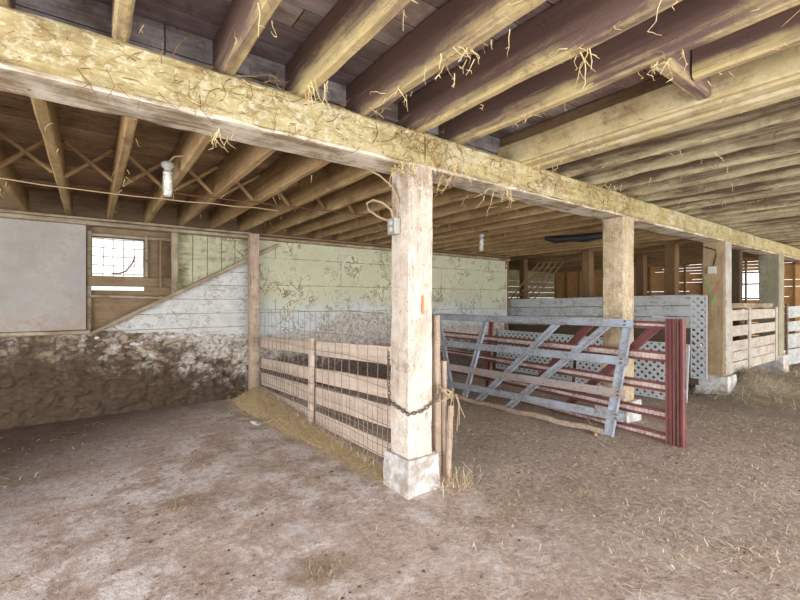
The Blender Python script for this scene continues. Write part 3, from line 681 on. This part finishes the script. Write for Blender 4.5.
# n points away from the viewer's side (towards +X) when u = +Y-ish and v = up
g, n = gplane((4.41, 2.30, .01), (-.16, 2.35, 0), (.28, .02, 1.225))
bg_ = thing('farm_gate', g(1.6, 0), 'weathered blue-grey gate leaning against the red one', 'gate')
def channel(name, parent, mat, A, B, wid, dep, n, lip=.012, mat2=None, bow=0.0):
    """C-shaped pressed rail: flat web with two raised edges and a rib"""
    mb = MB(); A, B = Vector(A), Vector(B); u = (B - A).normalized(); side = n.cross(u).normalized(); N = 14
    def at(i): f = i / N; return A.lerp(B, f) + side * (bow * math.sin(f * 9) * .5)
    for i in range(N):
        a, b = at(i), at(i + 1)
        mb.bar(a, b, dep * .35, wid, up=side)
        for s_ in (-1, 1): mb.bar(a + side * s_ * (wid / 2 - lip / 2) - n * dep * .25, b + side * s_ * (wid / 2 - lip / 2) - n * dep * .25, dep, lip, up=side)
        mb.bar(a - n * dep * .12, b - n * dep * .12, dep * .6, wid * .22, up=side)
    return mb.build(name, mat, parent)
L0 = 3.3
rails = [(1.21, .085, 'blue_paint'), (.80, .09, 'blue_paint'), (.455, .09, 'pinkish_paint'), (.215, .085, 'blue_paint')]
for (t_, wd, mt) in rails:
    channel('rail', bg_, M[mt], g(-.17, t_, -.02), g(L0, t_ - .02, -.02), wd, .035, -n * -1, bow=.004)
mb = MB(); prev = None
for i in range(20):
    s_ = .02 + 3.2 * i / 19; mb_a = g(s_, .03 + .012 * math.sin(i * 1.7), -.03)
    if prev: mb.beam(prev, mb_a, .05, .06, step=.06, rough=.008)
    prev = mb_a
mb.build('bottom_board', M['stake'], bg_)['label'] = 'splintered wooden bottom board'
def strap(parent, mat, a, b, w=.06, d=.02, nm='brace', off=.012): 
    mb = MB(); A, B = a, b; mb.bar(A, B, .012, w, up=n.cross((B - A).normalized())); 
    sd = n.cross((B - A).normalized()).normalized()
    for s_ in (-1, 1): mb.bar(A + sd * s_ * (w / 2 - .006) - n * d * .5, B + sd * s_ * (w / 2 - .006) - n * d * .5, d, .01, up=sd)
    return mb.build(nm, mat, parent)
strap(bg_, M['blue_paint'], g(-.125, 1.24, .012), g(-.03, 0, .012), .095, .03, 'end_stile')
for (a, b) in (((.08, 1.2), (1.27, .03)), ((.68, 1.2), (1.75, .03)), ((1.80, 1.2), (1.98, .03)), ((2.75, 1.2), (2.21, .03)), ((3.25, 1.2), (3.25, .03))):
    strap(bg_, M['blue_paint'], g(*a, .012), g(*b, .012), .075, .03)
for (t_, wd, mt) in rails:
    for dy in (-.02, .02):
        mb = MB(); mb.lathe([(.012, 0), (.012, .008), (.006, .012)], g(-.10, t_ + dy, -.04), 8, axis=(-n).to_track_quat('Z', 'Y')); mb.build('bolt', M['chain'], bg_)

g2, n2 = gplane((4.715, 1.706, 0.0), (.375, 4, 0), (.03, 0, 1.25))
rg = thing('farm_gate', g2(2, 0), 'oxide-red gate standing behind the blue-grey one', 'gate')
n = n2
for t_, wd in ((1.19, .08), (.865, .11), (.555, .10), (.275, .10), (.045, .095)):
    mb = MB(); 
    for s_ in (-1, 1): mb.bar(g2(.05, t_ + s_ * (wd / 2 - .014), -.012), g2(4.1, t_ - .03 + s_ * (wd / 2 - .014), -.012), .035, .026, up=(0, 0, 1))
    o = mb.build('rail', M['red_paint'], rg)
    mb = MB(); i = 0; s_ = .06
    while s_ < 4.05:
        mb.bar(g2(s_, t_, 0), g2(s_ + .030, t_, 0), .020, wd - .044, up=(0, 0, 1)); mb.bar(g2(s_ + .030, t_, .006), g2(s_ + .042, t_, .006), .012, wd - .05, up=(0, 0, 1)); s_ += .042
    mb.build('ribbed_face', M['red_rail_face'], o)['label'] = 'pale ribbed face of the rail'
for a in (-.035, .06):
    channel('end_stile', rg, M['red_paint'], g2(a, -.02, -.03), g2(a + .02, 1.26, -.03), .085 if a > 0 else .055, .06, n2)
for (a, b) in (((.22, 1.2), (1.42, .02)), ((1.0, 1.18), (2.12, .03)), ((2.72, 1.16), (2.78, .03)), ((4.08, 1.16), (4.08, .0))):
    strap(rg, M['red_paint'], g2(*a, .03), g2(*b, .03), .085, .03)
# loose sticks at the foot of the blue gate
joint_thing('broken_stick', M['stake'], (4.62, 2.62, .05), (4.33, 2.36, .012), .035, .03, 'short broken stick lying at the foot of the blue-grey gate', 'stick', rough=.004)

# ================================================================ FENCE
FX = 2.03
ft = thing('board_fence', (FX, 4.6, .05), 'weathered four-board fence between the nearest post and the wall post', 'fence')
for (zr, zl, h) in ((.99, .83, .155), (.705, .52, .155), (.475, .29, .19), (.175, .09, .15)):
    m1 = Vector((FX, 4.33, (zr + zl) / 2))
    timber('board', M['fence_board'], (FX, 2.72, zr), m1 - Vector((0, -.004, 0)), .03, h, ft, rough=.004, ch=.004)
    timber('board', M['fence_board'], m1, (FX, 6.2, zl), .03, h * .94, ft, rough=.004, ch=.004)
timber('upright', M['fence_board'], (FX - .06, 4.36, .06), (FX - .055, 4.35, 1.03), .075, .05, ft, up=(1, 0, 0), rough=.005)['label'] = 'narrow upright stake nailed to the boards'
mb = MB(); WX = FX - .10
def wz(y, z): return z - .03 * (y - 2.8) / 3.4 + .008 * math.sin(y * 4)
y = 2.80
while y < 6.22:
    mb.tube([(WX + .01 * math.sin(y * 9), y, wz(y, 1.345)), (WX + .012 * math.sin(y * 5), y + .006, .75), (WX, y, .08)], .0032, 5); y += .15
y = 2.875
while y < 6.22: mb.tube([(WX, y, .56), (WX + .006, y, .08)], .0026, 5); y += .15
for z in (1.345, 1.12, .93, .74, .56, .44, .34, .25, .17, .10):
    mb.tube([(WX + .008 * math.sin(q * 2.2 + z * 7), 2.78 + q * .25, wz(2.78 + q * .25, z)) for q in range(15)], .0032, 5)
tag(mb.build('wire_mesh_panel', M['steel_wire'], origin=(WX, 4.5, .08)), 'rusty wire mesh panel standing against the board fence', 'wire panel')
# chain round the post
def chain(name, pts, label, mat, r=.0045, link_len=.032):
    pts = [Vector(p) for p in pts]; seg = []; 
    for a, b in zip(pts, pts[1:]): seg.append((a, b, (b - a).length))
    mb = MB(); d = 0.0; i = 0; tot = sum(s[2] for s in seg)
    while d < tot:
        q = d
        for a, b, l in seg:
            if q <= l: p = a.lerp(b, q / l); u = (b - a).normalized(); break
            q -= l
        w = u.cross(Vector((.3, .2, .9))).normalized(); w = w if i % 2 else u.cross(w).normalized(); w2 = w
        mb.tube([p + u * (math.cos(t) * link_len * .68) + w2 * (math.sin(t) * link_len * .36) for t in [k_ * math.tau / 10 for k_ in range(10)]], r, 5, closed=True)
        d += link_len * .95; i += 1
    return tag(mb.build(name, mat, origin=pts[0]), label, 'chain')
chain('chain', [(1.90, 2.74, 1.02), (1.885, 2.715, .80), (1.868, 2.68, .66), (1.868, 2.56, .635), (1.868, 2.435, .61), (2.0, 2.430, .62), (2.10, 2.428, .67), (2.165, 2.425, .73), (2.19, 2.45, .78)], 'rusty chain wrapped around the nearest post', M['chain'])
# splintered stakes right of the near post
for i, (a, b, w_, h_, lab) in enumerate((((2.205, 2.50, .0), (2.215, 2.53, 1.33), .055, .06, 'tall pale stake standing against the right side of the nearest post'),
        ((2.25, 2.46, .0), (2.275, 2.50, .96), .04, .035, 'shorter splintered stake right of the tall pale one'), ((2.24, 2.41, .0), (2.27, 2.42, .62), .035, .03, 'short broken stake tied in twine beside the nearest post'))):
    joint_thing('stake', M['stake'], a, b, w_, h_, lab, 'stake', 'stakes beside the nearest post', up=(1, 0, 0), rough=.008, knock=.15, step=.07)
mb = MB()
for q in range(6):
    ph = random.random() * 6; zc_ = .70 + .04 * random.random()
    mb.tube([(2.235 + .065 * math.cos(t + ph), 2.46 + .085 * math.sin(t + ph), zc_ + .05 * math.sin(t * 1.5 + q)) for t in [k_ * .55 for k_ in range(10)]], .004, 5)
for q in range(5):
    x0 = 2.27 + random.uniform(-.03, .03); mb.tube([(x0, 2.37, .72), (x0 + random.uniform(-.04, .06), 2.36, .62), (x0 + random.uniform(-.06, .1), 2.36, .5 + random.uniform(-.12, .1))], .003, 5)
tag(mb.build('twine_knot', M['twine'], origin=(2.24, 2.46, .7)), 'knot of frayed twine tying stakes to the chain', 'twine')

# ================================================================ WHITE GATE, right side
wg = thing('board_gate', (10.4, 2.5, .1), 'worn white board gate hanging between the tan post and pale post', 'gate')
for (z0_, z1_) in ((1.08, 1.275), (.80, .99), (.53, .72), (.345, .52), (.16, .335)):
    timber('board', M['white_gate_board'], (8.93, 2.50, (z0_ + z1_) / 2), (12.0, 2.50, (z0_ + z1_) / 2 - .01), .025, z1_ - z0_, wg, rough=.005, ch=.004)
for xx in (8.99, 10.05, 11.9): timber('batten', M['white_gate_board'], (xx, 2.475, .15), (xx, 2.475, 1.30), .025, .10, wg, up=(1, 0, 0), rough=.005)
timber('top_plank', M['old_trim'], (8.93, 2.56, 1.345), (12.0, 2.56, 1.33), .03, .10, wg)['label'] = 'grey unpainted top plank'
pg = thing('pallet_panel', (12.9, 2.3, -.1), 'white slatted panel leaning at the right edge, past the pale post', 'panel')
for i, (z0_, z1_) in enumerate(((1.10, 1.36), (.80, 1.02), (.42, .74), (.05, .40))):
    timber('board', M['white_board'], (12.55, 2.42, (z0_ + z1_) / 2 - .06), (14.4, 2.02, (z0_ + z1_) / 2 + .02), .03, z1_ - z0_, pg, rough=.005, ch=.005)
for xx, yy in ((12.62, 2.44), (14.3, 2.08)): timber('batten', M['darkwood'], (xx, yy, -.16), (xx, yy, 1.36), .05, .08, pg, up=(1, 0, 0))
joint_thing('steel_pole', M['chain'], (13.2, 2.12, -.2), (13.2, 2.14, 1.45), .05, .05, 'thin dark pole standing before the white slatted panel', 'pole', up=(1, 0, 0))

# ================================================================ ELECTRICS
def lamp(name, x, y, ztop, label, sc=1.0):
    t = thing(name, (x, y, ztop), label, 'lamp', 'jar lamps under the joists')
    mb = MB(); mb.lathe([(.02, 0), (.055, -.005), (.062, -.02), (.06, -.035), (.045, -.045), (.03, -.06), (.04, -.07), (.048, -.085), (.044, -.095)], (x, y, ztop), 20); mb.build('socket', M['box_grey'], t, smooth=40)
    mb = MB(); mb.lathe([(.040, -.090), (.046, -.11), (.048, -.15), (.047, -.21), (.043, -.245), (.034, -.26), (.031, -.258), (.040, -.24), (.044, -.21), (.045, -.15), (.043, -.11), (.037, -.09)], (x, y, ztop), 20); mb.build('glass_jar', M['glass'], t, smooth=40)
    for ch in t.children: ch.scale = (.74, .74, 1)
    mb = MB(); mb.lathe([(.012, -.09), (.014, -.11), (.024, -.14), (.028, -.17), (.022, -.195), (.006, -.205)], (x, y, ztop), 14); mb.build('bulb', M['bulb'], t, smooth=60)
    return t
lamp('jar_lamp', .465, 3.62, 2.50, 'glass jar lamp hanging under the joists, left of the nearest post')
lamp('jar_lamp', 4.90, 4.52, 2.48, 'small jar lamp hanging right of the nearest post, before the green wall')
mb = MB(); mb.tube([(.47, 3.62, 2.50), (.50, 3.55, 2.53), (.56, 3.45, 2.52), (.60, 3.2, 2.52), (.60, 2.85, 2.54)], .008, 6)
tag(mb.build('lamp_cable', M['cable'], origin=(.47, 3.62, 2.5)), 'tan cable looping from the left jar lamp along a joist', 'cable')
mb = MB(); mb.tube([(-1.0 + .22 * i, 4.60 + .1 * math.sin(i * .35), ZB - .008 - .012 * abs(math.sin(i * .55 * math.pi))) for i in range(13)], .006, 6)
tag(mb.build('electric_cable', M['cable'], origin=(-1, 4.6, ZB)), 'thin tan cable strung under the leftmost brown joists', 'cable')
mb = MB(); mb.tube([(.55 + .2 * i, 4.38 - .02 * i, ZB - .006 - .008 * abs(math.sin(i * .5 * math.pi))) for i in range(20)], .006, 6)
tag(mb.build('electric_cable', M['dark_cable'], origin=(.55, 4.4, ZB)), 'dark reddish cable stapled across the brown joists toward the back', 'cable')
t = thing('socket_box', (1.868, 2.60, 2.02), 'small grey socket box on the left face of the nearest post', 'socket box')
mb = MB(); mb.box((1.825, 2.555, 1.95), (1.882, 2.645, 2.07)); mb.build('box', M['box_grey'], t)
mb = MB()
for dz_ in (-.025, .025): mb.lathe([(.018, 0), (.018, .006)], (1.826, 2.60, 2.01 + dz_), 10, axis=Vector((-1, 0, 0)).to_track_quat('Z', 'Y'))
mb.build('outlet', M['porcelain'], t)
mb = MB(); mb.tube([(1.85, 2.60, 2.06), (1.84, 2.62, 2.14), (1.80, 2.68, 2.20), (1.77, 2.76, 2.23), (1.76, 2.84, 2.22), (1.78, 2.85, 2.17), (1.82, 2.75, 2.10), (1.85, 2.66, 2.06)], .009, 7)
mb.tube([(1.86, 2.58, 2.06), (1.865, 2.56, 2.2), (1.85, 2.62, 2.32), (1.80, 2.72, 2.42), (1.72, 2.78, 2.47)], .007, 7)
tag(mb.build('looped_cable', M['twine'], origin=(1.85, 2.6, 2.06)), 'pale cable looping from the socket box up to the beam', 'cable')
t = thing('switch_box', (8.56, 2.62, 1.98), 'small white switch box with wire on the tan post', 'switch box')
mb = MB(); mb.box((8.515, 2.555, 1.90), (8.572, 2.665, 2.02)); mb.build('box', M['porcelain'], t)
mb = MB(); mb.tube([(8.55, 2.60, 2.01), (8.555, 2.56, 2.2), (8.555, 2.56, 2.30), (8.555, 2.75, 2.38)], .009, 5); mb.build('wire', M['black'], t)
mb = MB(); mb.tube([(5.72, 3.95, 2.42), (5.80, 3.8, 2.385), (5.88, 3.62, 2.39), (5.96, 3.42, 2.38), (6.03, 3.22, 2.40), (6.08, 3.1, 2.43)], [.03, .06, .05, .065, .05, .02], 10)
tag(mb.build('black_roll', M['black'], origin=(5.9, 3.6, 2.4), smooth=60), 'rolled black sheeting tucked up under the back joists', 'roll')
# leaning lattice of sticks under the ceiling beyond the partition
t = thing('slatted_crate_panel', (8.9, 6.3, 1.5), 'brown slatted rack leaning up beyond the partition, beside the leftmost dark post', 'rack')
O = Vector((8.65, 7.15, 1.30)); U = Vector((.55, -.62, 1.1)); V = Vector((.28, -.52, .0))
for i in range(5): a = O + V * (i / 4.0); timber('stile', M['darkwood'], a - U * (1.31 if i in (0, 4) else 0), a + U, .03, .03, t, step=.3, rough=.004)
for i in range(9): a = O + U * (i / 8.0) - V * .05; timber('slat', M['brownboard'], a, a + V * 1.1, .03, .025, t, step=.3, rough=.004)

# ================================================================ STRAW, DIRT AND TENDRILS
def scatter(n, fx):
    out = []
    while len(out) < n:
        p = fx()
        if p: out.append(p)
    return out
def rnd_floor():
    x = random.uniform(-1.6, 7.5); y = random.uniform(.3, 6.1)
    dens = .10 + .55 * sstep(1.6, 2.8, x - .15 * y) * (1 - .4 * sstep(5, 7, x)); dens *= .35 + 1.1 * max(0, .5 + fbm(x * 1.3, y * 1.3, 8))
    if 1.85 < x < 2.2 and 2.4 < y < 2.75: return None
    if random.random() > dens: return None
    return (x, y, fz(x, y))
mb = MB(); blades(mb, scatter(6500, rnd_floor), .03, .14, .002, .0045, .10, tints=(.2, 1))
def rnd_right():
    x = random.uniform(1.7, 7.5); y = random.uniform(.2, 5.6)
    dens = (.25 + .75 * sstep(1.9, 3.0, x - .1 * y)) * (.30 + 1.4 * max(0, .4 + fbm(x * 1.6, y * 1.6, 12)))
    if random.random() > dens or (1.85 < x < 2.2 and 2.4 < y < 2.75): return None
    return (x, y, fz(x, y))
blades(mb, scatter(9000, rnd_right), .015, .075, .0018, .0042, .12)
tag(mb.build('loose_straw', M['straw']), 'loose straw strewn over the dirty floor', 'straw', kind='stuff')
def rnd_clod():
    x = random.uniform(-1.6, 6.5); y = random.uniform(.3, 6.1)
    if random.random() > .25 + .9 * max(0, fbm(x * 1.1, y * 1.1, 20) + .25): return None
    if 1.85 < x < 2.2 and 2.4 < y < 2.75: return None
    return (x, y, fz(x, y))
mb = MB()
for p in scatter(3200, rnd_clod):
    r = .004 + .010 * random.random() ** 3; s = [random.uniform(.6, 1.4) for _ in range(6)]
    P = Vector(p); mb.add([P + Vector((r * s[0], 0, 0)), P + Vector((0, r * s[1], 0)), P + Vector((-r * s[2], 0, 0)), P + Vector((0, -r * s[3], 0)), P + Vector((0, 0, r * s[4] * .7))], [(0, 1, 4), (1, 2, 4), (2, 3, 4), (3, 0, 4)], None, random.random())
tag(mb.build('dirt_crumbs', M['clod']), 'crumbs of dirt and dung scattered on the floor', 'dirt', kind='stuff')
# small straw tufts lying in the left bay
mb = MB()
for (cx, cy, n_, r_) in ((1.0, 2.05, 70, .11), (.55, 3.3, 50, .10), (-.1, 2.1, 40, .10), (.75, 1.65, 40, .09), (1.45, 3.15, 40, .10), (.2, 1.75, 40, .12), (-.4, 2.9, 30, .1), (.95, 1.25, 35, .1), (2.35, 1.9, 60, .14), (2.9, 1.7, 60, .16)):
    blades(mb, [(cx + random.gauss(0, r_), cy + random.gauss(0, r_ * .7), fz(cx, cy)) for _ in range(n_ * 3)], .02, .10, .002, .005, .2, tints=(0, .35))
tag(mb.build('straw_tufts', M['straw']), 'small brown clumps of trodden straw in the left bay', 'straw', kind='stuff')
# bedding along the fence
def bz(y): return .03 + .13 * sstep(2.9, 6.0, y)
def rnd_bed():
    y = 2.72 + 3.5 * random.random(); w = .12 + .30 * sstep(2.7, 5.6, y) + .05 * fbm(y * 3, 2); q = random.random() ** 1.2; x = 1.94 - q * w
    return (x, y, fz(x, y) + bz(y) * (1 - q) ** .8)
mb = MB(); blades(mb, scatter(4200, rnd_bed), .05, .17, .003, .006, .2, .02, (.3, 1))
for y0 in [2.75 + .1 * i for i in range(35)]:
    w = .10 + .28 * sstep(2.7, 5.6, y0); h = bz(y0) * .95; z = 0
    mb.add([(1.96 - w, y0, -.02), (1.96 - w * .5, y0, h * .62), (1.98, y0, h), (1.96 - w, y0 + .1, -.02), (1.96 - w * .5, y0 + .1, h * .62), (1.98, y0 + .1, h)], [(0, 3, 4, 1), (1, 4, 5, 2)][::1], None, .55)
tag(mb.build('straw_bedding', M['bedding']), 'golden straw banked along the foot of the wire fence', 'straw', kind='stuff')
mb = MB(); blades(mb, [(2.24 + random.gauss(0, .10), 2.36 + random.gauss(0, .10), max(0, .10 * random.random() * (1 - random.random()))) for _ in range(420)], .04, .16, .002, .005, .5, .03, (0, .9))
tag(mb.build('straw_tuft', M['straw']), 'matted straw at the foot of the nearest post', 'straw', kind='stuff')
# hay heap under the white gate and hay along the right
def rnd_hay():
    x = random.uniform(7.9, 13.5); y = random.uniform(1.0, 3.0)
    h = .34 * math.exp(-((x - 9.5) / .75) ** 2 - ((y - 2.35) / .42) ** 2) + .10 * max(0, .35 + fbm(x * 1.2, y * 1.2, 3)) * sstep(8, 9, x)
    if random.random() > .15 + h * 2.6: return None
    return (x, y, fz(x, y) + h * random.uniform(.75, 1.0))
mb = MB(); blades(mb, scatter(5200, rnd_hay), .07, .24, .004, .010, .3, .02)
hm, hf = grid(7.9, 13.5, 1.0, 3.0, .09, lambda x, y: fz(x, y) - .02 + .32 * math.exp(-((x - 9.5) / .75) ** 2 - ((y - 2.35) / .42) ** 2) + .09 * max(0, .3 + fbm(x * 1.2, y * 1.2, 3)) * sstep(8, 9, x))
mb.add(hm, hf, None, .22)
tag(mb.build('hay_heap', M['hay']), 'grey hay heaped under and in front of the white board gate', 'hay', kind='stuff')
# tendrils
def tendril(mb, p, L, r=.0035, wob=.04, drift=(0, 0, -1), branch=2):
    pts = [Vector(p)]; d = Vector(drift).normalized(); n_ = max(3, int(L / .035)); 
    for i in range(n_):
        d = (d + Vector((random.gauss(0, wob * 5), random.gauss(0, wob * 5), random.gauss(0, wob * 3)))).normalized()
        d = d.lerp(Vector(drift).normalized(), .25).normalized(); pts.append(pts[-1] + d * L / n_)
    mb.tube(pts, [r * (1 - .6 * i / n_) * random.uniform(.7, 1.3) for i in range(n_ + 1)], 5, random.random())
    for _ in range(branch):
        q = pts[random.randrange(1, len(pts))]
        tendril(mb, q, L * random.uniform(.25, .5), r * .7, wob * 1.4, (random.gauss(0, .7), random.gauss(0, .7), -random.random()), 0)
hang = [((2.00, 1.15, 2.72), .03, .30, 4, 'long straggly tendril hanging from a joist near the top right of centre'),
        ((2.43, .95, 2.72), .07, .12, 8, 'matted tendrils hanging at the left end of the short cross piece'),
        ((1.53, 1.55, 2.72), .10, .12, 14, 'curled tendrils under the joist above the nearest post'),
        ((1.07, 2.36, 2.70), .12, .16, 14, 'tangle of tendrils where a joist meets the beam, left of the nearest post'),
        ((1.88, 2.50, 2.44), .09, .13, 34, 'bushy straw tangle at the top of the nearest post'),
        ((2.30, 2.42, 2.50), .10, .22, 16, 'straw tangle drooping over the beam, right of the nearest post'),
        ((2.95, 2.55, 2.44), .12, .22, 12, 'wispy straw hanging below the beam between the first two posts'),
        ((.62, 2.72, 2.44), .08, .10, 9, 'small pale curl of straw under the beam, right of the left lamp'),
        ((3.3, 2.42, 2.72), .15, .10, 14, 'dark fringe of straw where the boxed girder meets the beam'),
        ((4.55, 2.42, 2.70), .22, .14, 16, 'bird-nest-like straw lodged between pale joists above the beam')]
for (p, sp, L, n_, lab) in hang:
    mb = MB()
    for i in range(n_):
        q = Vector(p) + Vector((random.gauss(0, sp * .5), random.gauss(0, sp), 0)); q.z = p[2] + .01
        tendril(mb, q, L * random.uniform(.4, 1.1), random.uniform(.002, .0045), .07, (random.gauss(0, .35), random.gauss(0, .35), -1), 2)
    tag(mb.build('hanging_tendrils', M['tendril'], origin=p), lab, 'straw', 'tendrils hanging from the timbers', 'stuff')
mb = MB()
for (x, y0, y1, c) in [(.155, .5, 2.4, 6), (.62, .6, 2.4, 9), (1.07, .6, 2.4, 10), (1.53, .6, 2.4, 16), (2.0, .5, 2.4, 18), (2.43, .3, 2.4, 16), (2.85, .2, .95, 8), (3.4, .4, 2.3, 12)] + [(3.98 + .435 * i, 1.2, 2.4, 5) for i in range(10)]:
    for _ in range(c):
        q = (x + random.choice((-.045, .04)), random.uniform(y0, y1), ZT + random.uniform(0, .03)); tendril(mb, q, random.uniform(.04, .14), .0025, .12, (random.gauss(0, .4), random.gauss(0, 1.2), -.6), 1)
for _ in range(90):
    x = random.uniform(-.3, 5.2); q = (x, YB - .008, random.uniform(ZB + .02, ZT - .02)); tendril(mb, q, random.uniform(.04, .16), .0022, .10, (random.gauss(0, 1), -.02, random.gauss(0, .5)), 0)
mv = MB()
for _ in range(230):
    x = random.uniform(-.3, 1) ** 1 * 1.0 if random.random() < .3 else random.uniform(.6, 5.2)
    tendril(mv, (x, YB - .010, random.uniform(ZB + .03, ZT)), random.uniform(.05, .22), random.uniform(.0016, .003), .10, (random.gauss(0, 1), -.015, random.gauss(-.15, .5)), 1)
for px_, n_ in ((1.92, 40), (2.2, 30), (3.6, 20), (4.4, 22), (5.2, 20)):
    for _ in range(n_): tendril(mv, (px_ + random.gauss(0, .09), YB - .012, ZT - abs(random.gauss(0, .09))), random.uniform(.05, .2), .0025, .12, (random.gauss(0, .8), -.05, -.6), 1)
tag(mv.build('dried_vines', M['vine']), 'brown dried vine threads crawling over the face of the main beam', 'vines', kind='stuff')
for _ in range(60):
    i = random.randrange(0, 12); q = (-.62 + .4 * i + random.choice((-.04, .04)), random.uniform(2.9, 5.8), ZB); tendril(mb, q, random.uniform(.03, .12), .002, .1, (random.gauss(0, .4), random.gauss(0, .6), -.7), 0)
tag(mb.build('dusty_cobwebs', M['tendril']), 'dusty cobweb threads and straw clinging to beams and joists', 'cobwebs', kind='stuff')
